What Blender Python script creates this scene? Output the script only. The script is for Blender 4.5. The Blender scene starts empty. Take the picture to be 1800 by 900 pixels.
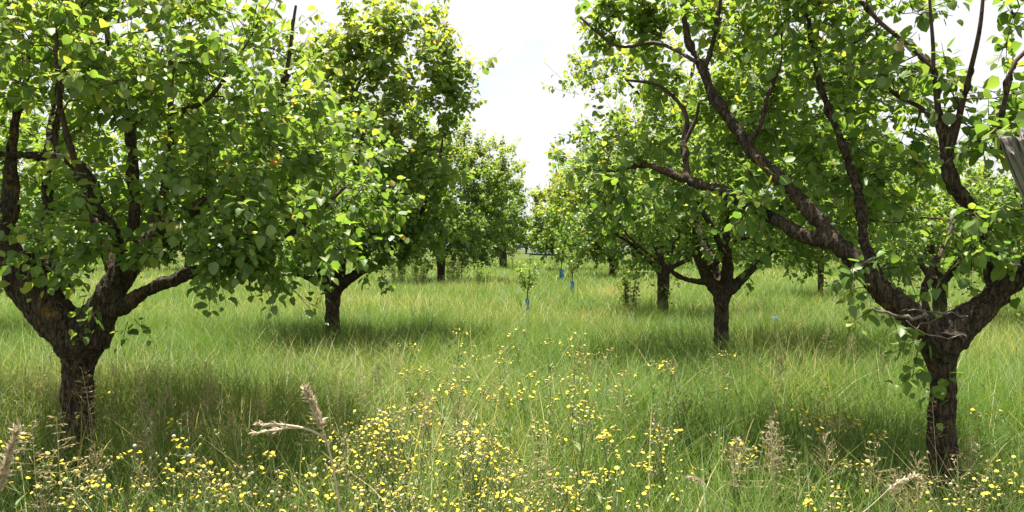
import bpy, math, random
import numpy as np
from mathutils import Vector, noise

random.seed(7)
RNG = np.random.default_rng(7)
S = bpy.context.scene
COL = S.collection
F, CX, HY, EYE = 1400.0, 900.0, 436.0, 1.45      # survey of the place: focal length in photo pixels, axis, horizon, eye height


def at(px, py, d):
    return np.array([(px - CX) / F * d, d, EYE - (py - HY) / F * d])


# ------------------------------------------------------------------ materials
def new_mat(name):
    m = bpy.data.materials.new(name)
    m.use_nodes = True
    nt = m.node_tree
    nt.nodes.clear()
    return m, nt, nt.nodes, nt.links


def ramp(nodes, stops):
    r = nodes.new('ShaderNodeValToRGB')
    el = r.color_ramp.elements
    while len(el) < len(stops):
        el.new(0.5)
    for e, (p, c) in zip(el, stops):
        e.position = p
        e.color = (*c, 1)
    return r


def leaf_material(name, stops, trans=0.42, rough=0.38, spec=0.5, back=None, tint=(1.25, 1.35, 0.55), nscale=0.7):
    m, nt, N, L = new_mat(name)
    a = N.new('ShaderNodeAttribute'); a.attribute_name = 'tone'
    r = ramp(N, stops)
    L.new(a.outputs['Fac'], r.inputs[0])
    col = r.outputs[0]
    if back:
        g = N.new('ShaderNodeNewGeometry')
        mx = N.new('ShaderNodeMix'); mx.data_type = 'RGBA'
        mx.inputs[7].default_value = (*back, 1)
        mul = N.new('ShaderNodeMath'); mul.operation = 'MULTIPLY'; mul.inputs[1].default_value = 0.55
        L.new(g.outputs['Backfacing'], mul.inputs[0])
        L.new(mul.outputs[0], mx.inputs[0]); L.new(col, mx.inputs[6])
        col = mx.outputs[2]
    p = N.new('ShaderNodeBsdfPrincipled')
    p.inputs['Roughness'].default_value = rough
    p.inputs['Specular IOR Level'].default_value = spec
    L.new(col, p.inputs['Base Color'])
    t = N.new('ShaderNodeBsdfTranslucent')
    mt = N.new('ShaderNodeMix'); mt.data_type = 'RGBA'; mt.blend_type = 'MULTIPLY'
    mt.inputs[0].default_value = 1.0; mt.inputs[7].default_value = (*tint, 1)
    L.new(r.outputs[0], mt.inputs[6]); L.new(mt.outputs[2], t.inputs['Color'])
    ms = N.new('ShaderNodeMixShader'); ms.inputs[0].default_value = trans
    L.new(p.outputs[0], ms.inputs[1]); L.new(t.outputs[0], ms.inputs[2])
    o = N.new('ShaderNodeOutputMaterial')
    L.new(ms.outputs[0], o.inputs[0])
    return m


def bark_material(name, dark, light, lichen, lichen_amt=0.5):
    m, nt, N, L = new_mat(name)
    tc = N.new('ShaderNodeTexCoord')
    mp = N.new('ShaderNodeMapping'); mp.inputs['Scale'].default_value = (1, 1, 0.28)
    L.new(tc.outputs['Object'], mp.inputs[0])
    n1 = N.new('ShaderNodeTexNoise'); n1.inputs['Scale'].default_value = 55; n1.inputs['Detail'].default_value = 6
    n1.inputs['Roughness'].default_value = 0.65
    L.new(mp.outputs[0], n1.inputs['Vector'])
    v = N.new('ShaderNodeTexVoronoi'); v.feature = 'DISTANCE_TO_EDGE'; v.inputs['Scale'].default_value = 46
    nd = N.new('ShaderNodeTexNoise'); nd.inputs['Scale'].default_value = 22; nd.inputs['Detail'].default_value = 4
    L.new(mp.outputs[0], nd.inputs['Vector'])
    va = N.new('ShaderNodeVectorMath'); va.operation = 'MULTIPLY_ADD'; va.inputs[1].default_value = (.09, .09, .05)
    L.new(nd.outputs['Color'], va.inputs[0]); L.new(mp.outputs[0], va.inputs[2])
    L.new(va.outputs[0], v.inputs['Vector'])
    r = ramp(N, [(0.3, dark), (0.72, light)])
    cr = N.new('ShaderNodeMath'); cr.operation = 'MULTIPLY'
    rc = ramp(N, [(0.0, (.68, .68, .68)), (0.2, (1, 1, 1))])
    L.new(v.outputs['Distance'], rc.inputs[0]); L.new(n1.outputs[0], cr.inputs[0]); L.new(rc.outputs[0], cr.inputs[1])
    L.new(cr.outputs[0], r.inputs[0])
    n2 = N.new('ShaderNodeTexNoise'); n2.inputs['Scale'].default_value = 9; n2.inputs['Detail'].default_value = 8
    n2.inputs['Roughness'].default_value = 0.7
    L.new(tc.outputs['Object'], n2.inputs['Vector'])
    r2 = ramp(N, [(0.56, (0, 0, 0)), (0.68, (lichen_amt,) * 3)])
    L.new(n2.outputs[0], r2.inputs[0])
    mx = N.new('ShaderNodeMix'); mx.data_type = 'RGBA'; mx.inputs[7].default_value = (*lichen, 1)
    L.new(r2.outputs[0], mx.inputs[0]); L.new(r.outputs[0], mx.inputs[6])
    p = N.new('ShaderNodeBsdfPrincipled'); p.inputs['Roughness'].default_value = 0.9
    p.inputs['Specular IOR Level'].default_value = 0.2
    L.new(mx.outputs[2], p.inputs['Base Color'])
    ad = N.new('ShaderNodeMath'); ad.operation = 'MULTIPLY_ADD'
    rv = ramp(N, [(0.0, (0, 0, 0)), (0.18, (1, 1, 1))])
    L.new(v.outputs['Distance'], rv.inputs[0])
    L.new(rv.outputs[0], ad.inputs[0]); ad.inputs[1].default_value = 0.3; L.new(n1.outputs[0], ad.inputs[2])
    b = N.new('ShaderNodeBump'); b.inputs['Strength'].default_value = 1.0; b.inputs['Distance'].default_value = 0.022
    L.new(ad.outputs[0], b.inputs['Height']); L.new(b.outputs[0], p.inputs['Normal'])
    o = N.new('ShaderNodeOutputMaterial'); L.new(p.outputs[0], o.inputs[0])
    return m


def plain_material(name, c1, c2, scale=30, rough=0.8, trans=0.0, stretch=(1, 1, 1), bump=0.0):
    m, nt, N, L = new_mat(name)
    tc = N.new('ShaderNodeTexCoord')
    mp = N.new('ShaderNodeMapping'); mp.inputs['Scale'].default_value = stretch
    L.new(tc.outputs['Object'], mp.inputs[0])
    n1 = N.new('ShaderNodeTexNoise'); n1.inputs['Scale'].default_value = scale; n1.inputs['Detail'].default_value = 5
    L.new(mp.outputs[0], n1.inputs['Vector'])
    r = ramp(N, [(0.35, c1), (0.65, c2)])
    L.new(n1.outputs[0], r.inputs[0])
    p = N.new('ShaderNodeBsdfPrincipled'); p.inputs['Roughness'].default_value = rough
    p.inputs['Specular IOR Level'].default_value = 0.3
    L.new(r.outputs[0], p.inputs['Base Color'])
    out = p.outputs[0]
    if bump:
        b = N.new('ShaderNodeBump'); b.inputs['Strength'].default_value = bump; b.inputs['Distance'].default_value = 0.01
        L.new(n1.outputs[0], b.inputs['Height']); L.new(b.outputs[0], p.inputs['Normal'])
    if trans:
        t = N.new('ShaderNodeBsdfTranslucent'); L.new(r.outputs[0], t.inputs['Color'])
        ms = N.new('ShaderNodeMixShader'); ms.inputs[0].default_value = trans
        L.new(out, ms.inputs[1]); L.new(t.outputs[0], ms.inputs[2]); out = ms.outputs[0]
    o = N.new('ShaderNodeOutputMaterial'); L.new(out, o.inputs[0])
    return m


RED = (0.34, 0.075, 0.035)
M = {}
M['leaf'] = leaf_material('apricot_leaf', [(0.0, (0.066, 0.142, 0.026)), (0.40, (0.125, 0.215, 0.042)), (0.72, (0.205, 0.285, 0.062)),
                                           (0.93, (0.34, 0.36, 0.07)), (0.965, (0.42, 0.31, 0.09)), (1.0, RED)],
                          trans=0.56, rough=0.44, spec=0.48, back=(0.21, 0.28, 0.15), tint=(1.2, 1.22, 0.55))
M['leaf_pale'] = leaf_material('pale_leaf', [(0.0, (0.10, 0.16, 0.03)), (0.5, (0.17, 0.235, 0.05)), (0.9, (0.28, 0.30, 0.08)), (1.0, (0.40, 0.26, 0.13))],
                               trans=0.45, rough=0.45, spec=0.4, back=(0.13, 0.17, 0.08))
M['grass'] = leaf_material('meadow_blade', [(0.0, (0.054, 0.108, 0.017)), (0.45, (0.110, 0.180, 0.032)), (0.78, (0.190, 0.245, 0.055)),
                                            (0.88, (0.30, 0.27, 0.09)), (1.0, (0.44, 0.35, 0.17))],
                           trans=0.40, rough=0.5, spec=0.25, tint=(1.15, 1.25, 0.62))
M['bark'] = bark_material('apricot_bark', (0.016, 0.012, 0.009), (0.145, 0.110, 0.076), (0.22, 0.13, 0.035), 0.75)
M['twig'] = plain_material('twig_bark', (0.035, 0.022, 0.016), (0.075, 0.042, 0.030), 40)
M['dead'] = plain_material('dead_wood', (0.09, 0.072, 0.058), (0.23, 0.195, 0.16), 30, 0.9, stretch=(1, 1, 0.3), bump=0.5)
M['stem'] = plain_material('weed_stem', (0.12, 0.18, 0.045), (0.22, 0.27, 0.10), 60, 0.6, 0.25)
M['yellow'] = plain_material('yellow_petal', (0.78, 0.58, 0.03), (0.86, 0.68, 0.07), 200, 0.6, 0.25)
M['bud'] = plain_material('spent_bud', (0.30, 0.27, 0.11), (0.48, 0.42, 0.22), 150, 0.9, 0.2)
M['fluff'] = plain_material('seed_fluff', (0.52, 0.50, 0.42), (0.68, 0.66, 0.58), 150, 1.0, 0.3)
M['straw'] = plain_material('dry_straw', (0.44, 0.36, 0.24), (0.62, 0.53, 0.38), 90, 0.8, 0.25)
M['panicle'] = plain_material('seed_panicle', (0.26, 0.205, 0.10), (0.44, 0.36, 0.20), 120, 0.9, 0.3)
M['blue'] = plain_material('blue_plastic', (0.03, 0.15, 0.36), (0.06, 0.22, 0.46), 12, 0.45, 0.25)


# ------------------------------------------------------------------ mesh helpers
class Geo:
    """collects vertices, polygons, tone values and material slots"""

    def __init__(self):
        self.v, self.fs, self.fl, self.t, self.mi, self.n = [], [], [], [], [], 0

    def add(self, verts, faces, tone=0.5, mat=0):
        verts = np.asarray(verts, float).reshape(-1, 3)
        faces = np.asarray(faces, int)
        self.v.append(verts)
        self.fs.append((faces + self.n).ravel())
        self.fl.append(np.full(len(faces), faces.shape[1], int))
        self.mi.append(np.full(len(faces), mat, int))
        self.t.append(np.broadcast_to(np.asarray(tone, float), (len(verts),)).copy())
        self.n += len(verts)

    def mesh(self, name, mats, smooth=True):
        me = bpy.data.meshes.new(name)
        v = np.concatenate(self.v); fl = np.concatenate(self.fl); fs = np.concatenate(self.fs)
        me.vertices.add(len(v)); me.vertices.foreach_set('co', v.ravel())
        me.loops.add(len(fs)); me.loops.foreach_set('vertex_index', fs.astype(np.int32))
        me.polygons.add(len(fl))
        me.polygons.foreach_set('loop_start', np.concatenate([[0], np.cumsum(fl)[:-1]]).astype(np.int32))
        me.polygons.foreach_set('material_index', np.concatenate(self.mi).astype(np.int32))
        me.polygons.foreach_set('use_smooth', np.full(len(fl), smooth))
        at_ = me.attributes.new('tone', 'FLOAT', 'POINT')
        at_.data.foreach_set('value', np.concatenate(self.t).astype(np.float32))
        for m in mats:
            me.materials.append(m)
        me.update(calc_edges=True)
        me.validate()
        return me


def link(name, data, parent=None, loc=None):
    o = bpy.data.objects.new(name, data)
    COL.objects.link(o)
    if parent is not None:
        o.parent = parent
    if loc is not None:
        o.location = loc
    return o


def tag(o, label, cat, group=None, kind=None):
    if label: o['label'] = label
    if cat: o['category'] = cat
    if group: o['group'] = group
    if kind: o['kind'] = kind
    return o


def thing(name, label, cat, loc, group=None, rz=0.0):
    o = link(name, None, None, loc)
    o.rotation_euler = (0, 0, rz)
    o.empty_display_size = 0.2
    return tag(o, label, cat, group, 'thing')


def norm(a):
    return a / np.maximum(np.linalg.norm(a, axis=-1, keepdims=True), 1e-9)


def tube(geo, P, R, k=6, mat=0, tone=0.5, cap=True):
    P = np.asarray(P, float); R = np.broadcast_to(np.asarray(R, float), (len(P),))
    T = norm(np.gradient(P, axis=0))
    u = np.cross(T[0], [0.31, 0.77, 0.55]); u /= np.linalg.norm(u)
    ang = np.arange(k) * 2 * math.pi / k
    ca, sa = np.cos(ang)[:, None], np.sin(ang)[:, None]
    rings = []
    for i in range(len(P)):
        u = u - T[i] * (u @ T[i]); u /= max(np.linalg.norm(u), 1e-9)
        w = np.cross(T[i], u)
        rings.append(P[i] + R[i] * (ca * u + sa * w))
    V = np.concatenate(rings)
    n = len(P)
    j = np.arange(k); j2 = (j + 1) % k
    base = (np.arange(n - 1) * k)[:, None]
    Q = np.stack([base + j, base + j2, base + k + j2, base + k + j], -1).reshape(-1, 4)
    geo.add(V, Q, tone, mat)
    if cap:
        s = geo.n - len(V)
        for i0, p, sgn in ((0, P[0], -1), ((n - 1) * k, P[-1], 1)):
            tri = [[i0 + a, i0 + b, len(V)] for a, b in zip(j, j2)]
            # separate fan so that the tube closes
            ring = V[i0:i0 + k]
            f = np.stack([j, j2, np.full(k, k)], -1)
            if sgn < 0: f = f[:, ::-1]
            geo.add(np.vstack([ring, p[None]]), f, tone, mat)


def catmull(P, step):
    P = np.asarray(P, float)
    if len(P) == 2:
        n = max(2, int(np.linalg.norm((P[1] - P[0])[:3]) / step) + 1)
        return P[0] + (P[1] - P[0]) * np.linspace(0, 1, n)[:, None]
    E = np.vstack([2 * P[0] - P[1], P, 2 * P[-1] - P[-2]])
    out = []
    for i in range(1, len(E) - 2):
        a, b, c, d = E[i - 1], E[i], E[i + 1], E[i + 2]
        n = max(2, int(np.linalg.norm((c - b)[:3]) / step))
        t = np.linspace(0, 1, n, endpoint=False)[:, None]
        out.append(0.5 * (2 * b + (c - a) * t + (2 * a - 5 * b + 4 * c - d) * t ** 2 + (3 * b - a - 3 * c + d) * t ** 3))
    out.append(P[-1:])
    return np.vstack(out)


# leaf templates: x across, y along, z up; folded along the midrib, tip bending down
def leaf_template(detail):
    if detail >= 2:
        y = [0, .45, 1.0]
        V = [(0, 0, 0), (0, .5, .015), (0, 1.02, -.13)]
        for s in (-1, 1):
            V += [(s * .30, .02, .09), (s * .47, .36, .13), (s * .30, .76, .03)]
        Fq = [(0, 1, 4, 3), (1, 2, 5, 4), (0, 6, 7, 1), (1, 7, 8, 2)]
        return np.array(V, float), np.array(Fq)
    V = [(0, 0, 0), (0, 1, -.08), (-.46, .4, .1), (.46, .4, .1)]
    return np.array(V, float), np.array([(0, 1, 2), (0, 3, 1)])


def add_leaves(geo, pos, axis, nrm, size, tone, detail=2, mat=0, width=1.0, wobble=0.35):
    V, Fq = leaf_template(detail)
    n = len(pos)
    if n == 0: return
    axis = norm(axis); side = norm(np.cross(axis, nrm)); up = np.cross(side, axis)
    W = V[None].repeat(n, 0).copy()
    fold = 1 + RNG.uniform(-1.3, 0.8, n)[:, None]
    W[:, :, 2] *= fold
    W[:, :, 0] *= width * (1 + RNG.uniform(-.18, .15, n))[:, None]
    W[:, :, 2] += RNG.normal(0, wobble * 0.1, W.shape[:2])
    X = pos[:, None] + size[:, None, None] * (W[..., 0:1] * side[:, None] + W[..., 1:2] * axis[:, None] + W[..., 2:3] * up[:, None])
    K = len(V)
    fa = (Fq[None] + (np.arange(n) * K)[:, None, None]).reshape(-1, Fq.shape[1])
    geo.add(X.reshape(-1, 3), fa, np.repeat(tone, K), mat)


def rand_dir(n=None):
    v = RNG.normal(size=(3,) if n is None else (n, 3))
    return norm(v)


# ------------------------------------------------------------------ trees
def grow_tree(limbs, lobes, n_clusters, shoots=4, leaves=11, leaf=0.075, detail=2, twig_k=4, voxel=0.014,
              attach_r=0.075, shoot_len=(0.16, 0.42), dead=(), extra=(), young=1.0, density_drop=0.0, tone_shift=0.0):
    """limbs: list of [(x,y,z,r)...] in world metres; lobes: [(x,y,z,r,w)]. Returns meshes (trunk, crown) in world coordinates."""
    wood, thin, crown = Geo(), Geo(), Geo()
    nodes, nrad, ndir, nth = [], [], [], []
    for li, L in enumerate(limbs):
        C = catmull(np.asarray(L, float), 0.05)
        jit = np.array([[noise.noise(Vector((p[0] * 3, p[1] * 3, p[2] * 3 + o * 7))) for o in range(3)] for p in C]) * 0.035
        w = np.clip(np.linspace(0, 1, len(C)) * 4, 0, 1) if li else np.zeros(len(C))
        C[:, :3] += jit * w[:, None] * np.clip(C[:, 3:4] * 20, 0.3, 1)
        C[:, 3] = np.maximum(C[:, 3], 0.003)
        big = C[:, 3].max() > 0.016
        tube(wood if big else thin, C[:, :3], C[:, 3], 12 if big else 6)
        tail = np.nonzero(C[:, 3] < .020)[0]
        if big and len(tail) > 2:
            T_ = C[max(0, tail[0] - 2):]
            tube(thin, T_[:, :3], T_[:, 3] * .92, 7)
        if li:
            D = norm(np.gradient(C[:, :3], axis=0))
            s = max(1, len(C) // 6)
            nodes += list(C[s:, :3]); nrad += list(C[s:, 3]); ndir += list(D[s:])
    # attraction points through the lobes, nearer their surface
    lob = np.asarray(lobes, float)
    pr = lob[:, 3] ** 2.3 * lob[:, 4]; pr /= pr.sum()
    pick = RNG.choice(len(lob), n_clusters, p=pr)
    A = lob[pick, :3] + rand_dir(n_clusters) * (lob[pick, 3] * RNG.uniform(0.25, 1.0, n_clusters) ** 0.5)[:, None]
    NP = np.zeros((200000, 3)); NR = np.zeros(200000); ND = np.zeros((200000, 3))
    cnt = len(nodes)
    NP[:cnt] = nodes; NR[:cnt] = nrad; ND[:cnt] = ndir
    cen = (lob[:, :3] * lob[:, 3:4] ** 2).sum(0) / (lob[:, 3] ** 2).sum()
    d0 = np.array([np.min(np.linalg.norm(NP[:cnt] - a, axis=1)) for a in A])
    sh_p, sh_d, sh_l, sh_o = [], [], [], []
    up = np.array([0, 0, 1.0])
    for a in A[np.argsort(d0)]:
        dv = a - NP[:cnt]
        dist = np.linalg.norm(dv, axis=1)
        cosang = (dv * ND[:cnt]).sum(1) / np.maximum(dist, 1e-6)
        cost = dist * (1.25 - 0.35 * cosang) + np.where(dv[:, 2] < -0.15, 0.15, 0) + np.where(NR[:cnt] > attach_r, 0.5, 0) + np.where(NR[:cnt] < 0.003, 0.25, 0)
        i = int(np.argmin(cost))
        p0, r0 = NP[i].copy(), NR[i]
        Ln = dist[i]
        if Ln < 0.04: continue
        d1 = norm(0.55 * ND[i] + norm(dv[i]) * 0.8 + rand_dir() * 0.25)
        out = norm(a - cen)
        b1 = p0 + d1 * Ln * 0.38
        b2 = a - norm(norm(dv[i]) + 0.45 * up + 0.3 * out) * Ln * 0.3
        n = max(4, int(Ln / 0.09))
        t = np.linspace(0, 1, n)[:, None]
        P = (1 - t) ** 3 * p0 + 3 * (1 - t) ** 2 * t * b1 + 3 * (1 - t) * t ** 2 * b2 + t ** 3 * a
        P[1:-1] += RNG.normal(0, 0.012, (n - 2, 3)) * min(1, Ln * 2)
        rs = min(0.75 * r0, 0.0035 + 0.009 * Ln)
        R = np.linspace(rs, min(rs, 0.0026), n)
        tube(thin, P, R, twig_k, cap=False)
        D = norm(np.gradient(P, axis=0))
        NP[cnt:cnt + n - 1] = P[1:]; NR[cnt:cnt + n - 1] = R[1:]; ND[cnt:cnt + n - 1] = D[1:]
        cnt += n - 1
        for s in range(shoots):
            f = 1.0 if s == 0 else RNG.uniform(0.35, 1.0)
            k = min(n - 1, int(f * (n - 1) + 0.5))
            top = np.clip((a[2] - cen[2]) / 1.2, -1, 1)
            d = norm(D[k] * 0.5 + out * 0.45 + up * (0.35 + 0.45 * top) + rand_dir() * 0.75)
            sh_p.append(P[k]); sh_d.append(d)
            sh_l.append(RNG.uniform(*shoot_len) * (1.35 if top > 0.5 and RNG.random() < 0.3 else 1)); sh_o.append(top)
    for p, d, l in extra:
        sh_p.append(np.asarray(p, float)); sh_d.append(norm(np.asarray(d, float))); sh_l.append(l); sh_o.append(-0.2)
    lp, la, ln, ls, lt = [], [], [], [], []
    for p, d, l, top in zip(sh_p, sh_d, sh_l, sh_o):
        side = norm(np.cross(d, rand_dir()))
        bend = rand_dir() * 0.12 - up * (0.10 if top < 0.4 else -0.02)
        t = np.linspace(0, 1, 4)[:, None]
        P = p + d * l * t + bend * l * t ** 2
        tube(thin, P, [0.0028, 0.0024, 0.002, 0.0013], 3, cap=False)
        m = max(3, int(leaves * l / 0.3 * RNG.uniform(0.75, 1.25)))
        u = np.sort(RNG.uniform(0.02, 1, m)); u[-1] = 1.0
        q = p + d * l * u[:, None] + bend * l * u[:, None] ** 2
        az = np.arange(m) * 2.4 + RNG.uniform(0, 6.3)
        w = np.cross(d, side)
        rad = np.cos(az)[:, None] * side + np.sin(az)[:, None] * w
        pet = norm(rad + d * 0.35 - up * 0.25)
        pl = RNG.uniform(0.015, 0.038, m)[:, None]
        lp.append(q + pet * pl)
        la.append(norm(rad * 0.75 + d * 0.3 - up * RNG.uniform(0.05, 0.95, m)[:, None] + RNG.normal(0, 0.25, (m, 3))))
        ln.append(norm(up * 0.9 + rad * 0.35 + RNG.normal(0, 0.38, (m, 3))))
        ls.append(leaf * RNG.uniform(0.62, 1.18, m) * np.where(u > 0.9, 0.62, 1.0) * np.where(RNG.random(m) < .18, .62, 1.0))
        tip = np.clip((u - 0.55) / 0.45, 0, 1) * (0.28 + 0.25 * max(0, top)) * young * RNG.uniform(0.2, 1)
        tn = np.clip(RNG.normal(0.40 + 0.14 * top, 0.17, m) + tip + tone_shift, 0.0, 0.93)
        red = RNG.random(m) < 0.012 * young * (u > 0.7)
        tn = np.where(red, RNG.uniform(0.95, 1, m), tn)
        lt.append(tn)
    lp = np.vstack(lp); la = np.vstack(la); ln = np.vstack(ln)
    add_leaves(crown, lp, la, ln, np.concatenate(ls), np.concatenate(lt), detail)
    nleaf = len(lp)
    tm = finish_wood(wood, voxel)
    return tm, thin, crown, nleaf


def finish_wood(wood, voxel, amp=0.016):
    """melt the limb tubes into one skin and roughen the bark"""
    raw = wood.mesh('raw_wood', [])
    o = bpy.data.objects.new('raw_wood', raw)
    COL.objects.link(o)
    md = o.modifiers.new('r', 'REMESH'); md.mode = 'VOXEL'; md.voxel_size = voxel
    sm = o.modifiers.new('s', 'SMOOTH'); sm.factor = 0.5; sm.iterations = 4
    dg = bpy.context.evaluated_depsgraph_get()
    me = bpy.data.meshes.new_from_object(o.evaluated_get(dg))
    bpy.data.objects.remove(o); bpy.data.meshes.remove(raw)
    n = len(me.vertices)
    co = np.empty(n * 3); me.vertices.foreach_get('co', co); co = co.reshape(-1, 3)
    nr = np.empty(n * 3); me.vertices.foreach_get('normal', nr); nr = nr.reshape(-1, 3)
    dsp = np.empty(n)
    for i in range(n):
        x, y, z = co[i]
        dsp[i] = 0.8 * noise.noise(Vector((x * 9, y * 9, z * 7))) + 0.75 * noise.noise(Vector((x * 34, y * 34, z * 9))) + 0.45 * noise.noise(Vector((x * 70, y * 70, z * 30)))
    co += nr * (dsp * amp)[:, None]
    v, f = co, [list(p.vertices) for p in me.polygons]
    out = Geo()
    q = np.array([p for p in f if len(p) == 4])
    if len(q): out.add(v, q)
    bpy.data.meshes.remove(me)
    return out


def shift(geo, base):
    geo.v = [a - base for a in geo.v]
    return geo


def tree_object(name, label, base, limbs, lobes, n, group=None, mats=None, **kw):
    wood, thin, crown, nl = grow_tree(limbs, lobes, n, **kw)
    base = np.array(base, float)
    root = thing(name, label, 'tree', base, group)
    lf, bk = mats or (M['leaf'], M['bark'])
    link('trunk', shift(wood, base).mesh('trunk', [bk]), root)
    # thin branches keep their own bark inside the crown
    nt = thin.n
    crown.mi = [m for m in crown.mi]
    for v, fs, fl, t in zip(thin.v, thin.fs, thin.fl, thin.t):
        pass
    off = crown.n
    crown.v += thin.v; crown.t += thin.t; crown.fl += thin.fl
    crown.fs += [f + off for f in thin.fs]
    crown.mi += [np.ones(len(f), int) for f in thin.fl]
    crown.n += nt
    link('crown', shift(crown, base).mesh('crown', [lf, M['twig']]), root)
    print('tree', label[:40], 'leaves', nl)
    return root


def limb(d, pts, scale=1.0):
    """pts: (px, py, depth offset, radius in px) -> world metres"""
    out = []
    for px, py, dd, r in pts:
        D = d + dd
        out.append([*at(px, py, D), r * D / F * scale * (1 if r > 33 or D < 3.5 else .84)])
    return out


def lobes_px(pts):
    out = []
    for p in pts:
        px, py, D, r = p[:4]
        out.append([*at(px, py, D), r, p[4] if len(p) > 4 else 1.0])
    return out


ROW_L = 'apricot trees of the row left of the grass alley'
ROW_R = 'apricot trees of the row right of the grass alley'

# --- nearest tree on the left
d = 5.0
L1 = [limb(d, [(140, 850, 0, 37), (137, 770, 0, 31.5), (136, 700, 0, 30.2), (140, 640, 0, 33), (144, 600, 0, 42), (146, 580, 0, 36)]),
      limb(d, [(142, 606, 0, 40), (100, 560, -.02, 36), (52, 503, -.05, 36), (8, 448, -.05, 33), (-40, 385, 0, 27), (-90, 300, .1, 20), (-130, 190, .15, 12), (-150, 90, .1, 6)]),
      limb(d, [(40, 490, 0, 18), (62, 462, .05, 15), (78, 430, .12, 10), (85, 380, .2, 6)]),
      limb(d, [(-10, 425, 0, 22), (12, 385, .06, 20), (20, 320, .1, 15), (25, 230, .1, 10), (50, 120, .1, 7), (70, 20, .1, 4)]),
      limb(d, [(152, 600, 0, 42), (176, 548, 0, 33), (205, 500, .02, 29), (228, 466, .06, 26), (262, 420, .15, 20), (330, 372, .3, 15), (395, 326, .4, 13), (446, 296, .45, 10), (480, 230, .5, 7), (505, 120, .5, 5), (520, 10, .5, 3)]),
      limb(d, [(224, 470, .05, 16), (234, 400, .02, 12), (236, 340, 0, 12), (232, 260, -.05, 12), (226, 212, -.08, 11), (205, 150, -.1, 8), (190, 60, -.1, 6), (180, -60, 0, 4)]),
      limb(d, [(228, 214, -.08, 9), (262, 200, -.15, 8), (312, 196, -.25, 6), (370, 170, -.35, 5), (420, 100, -.4, 4)]),
      limb(d, [(205, 500, .02, 16), (186, 420, .1, 14), (168, 355, .15, 14), (142, 298, .15, 13), (104, 280, .1, 10), (50, 270, .05, 9), (-30, 262, 0, 7), (-110, 200, 0, 5)]),
      limb(d, [(130, 290, .15, 7), (105, 270, .2, 7), (98, 235, .25, 6), (110, 150, .3, 4), (120, 40, .4, 3)]),
      limb(d, [(180, 560, 0, 18), (215, 538, -.05, 15), (262, 512, -.1, 14), (305, 490, -.15, 14), (345, 474, -.2, 13), (400, 462, -.25, 11), (455, 444, -.25, 9), (530, 396, -.2, 6), (606, 330, -.1, 4)]),
      limb(d, [(250, 440, .1, 16), (272, 400, .3, 14), (290, 345, .5, 11), (300, 250, .8, 8), (300, 130, 1.0, 5), (300, 0, 1.1, 3)]),
      limb(d, [(215, 490, 0, 14), (200, 420, -.3, 12), (150, 330, -.55, 9), (110, 200, -.75, 6), (100, 60, -.8, 4)]),
      limb(d, [(100, 560, 0, 16), (90, 470, .4, 14), (80, 360, .8, 10), (90, 230, 1.1, 7), (100, 90, 1.2, 4)])]
L1_lobes = lobes_px([(80, 80, 4.6, .58), (220, 50, 4.5, .6), (350, 80, 4.6, .52), (440, 130, 4.9, .45), (500, 200, 5.2, .3), (500, 100, 5.1, .25),
                     (30, 150, 4.6, .36), (210, 110, 4.3, .36), (350, 230, 4.6, .42), (440, 270, 4.7, .45), (470, 360, 4.6, .35), (380, 380, 4.4, .3),
                     (280, 395, 4.5, .25), (160, 395, 4.6, .25, .8), (50, 380, 4.9, .3), (560, 330, 5, .35), (610, 390, 5.0, .25), (375, 452, 4.6, .1),
                     (470, 440, 4.6, .22, 2.0), (400, 440, 4.6, .15, 2.5), (545, 390, 4.75, .3, 1.5), (330, 455, 4.65, .1, 2.5), (620, 425, 4.9, .16), (150, -10, 5.2, .5), (350, 0, 5.3, .45), (120, 330, 7.0, .7), (300, 330, 7.1, .7), (220, 230, 7.0, .8), (420, 340, 6.7, .6), (20, 300, 6.8, .7), (380, 230, 6.7, .6), (-80, 200, 5, .6), (-60, 60, 5, .5), (60, 440, 5.3, .2),
                     (200, 280, 6, .6), (90, 200, 6, .6), (350, 200, 6, .6), (250, 100, 6, .6), (110, 440, 5.0, .16), (200, 400, 4.5, .3), (330, 420, 4.4, .25), (100, 420, 4.7, .25), (420, 420, 4.6, .25), (260, 445, 4.6, .14), (300, 330, 5.7, .4), (520, 300, 5.8, .5), (560, 240, 5.6, .4), (470, 200, 6.2, .6), (280, 260, 6.4, .7),  (300, 440, 4.7, .12)])
# leafy suckers hanging on the limbs
ex = [(at(236, 560, 4.9), (.5, -.2, -.5), .16), (at(225, 565, 4.9), (-.1, -.3, -.7), .14), (at(150, 520, 4.95), (.1, -.4, -.5), .2), (at(140, 490, 4.95), (-.7, -.3, .1), .25),
      (at(160, 540, 4.9), (.4, -.4, -.6), .14), (at(345, 480, 4.8), (.2, -.2, -.9), .16), (at(380, 470, 4.75), (.3, -.1, -.9), .2), (at(120, 490, 4.95), (.3, -.3, .3), .2),
      (at(170, 545, 4.85), (-.3, -.3, -.6), .2), (at(400, 465, 4.75), (.2, .1, -.9), .14)]
tree_object('apricot_tree', 'large old apricot tree with thick forking trunk, nearest in the left row', at(138, 842, 5.0) * [1, 1, 0],
            L1, L1_lobes, 445, ROW_L, shoots=4, leaves=14, leaf=.062, extra=ex, tone_shift=.13, voxel=.011)

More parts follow.
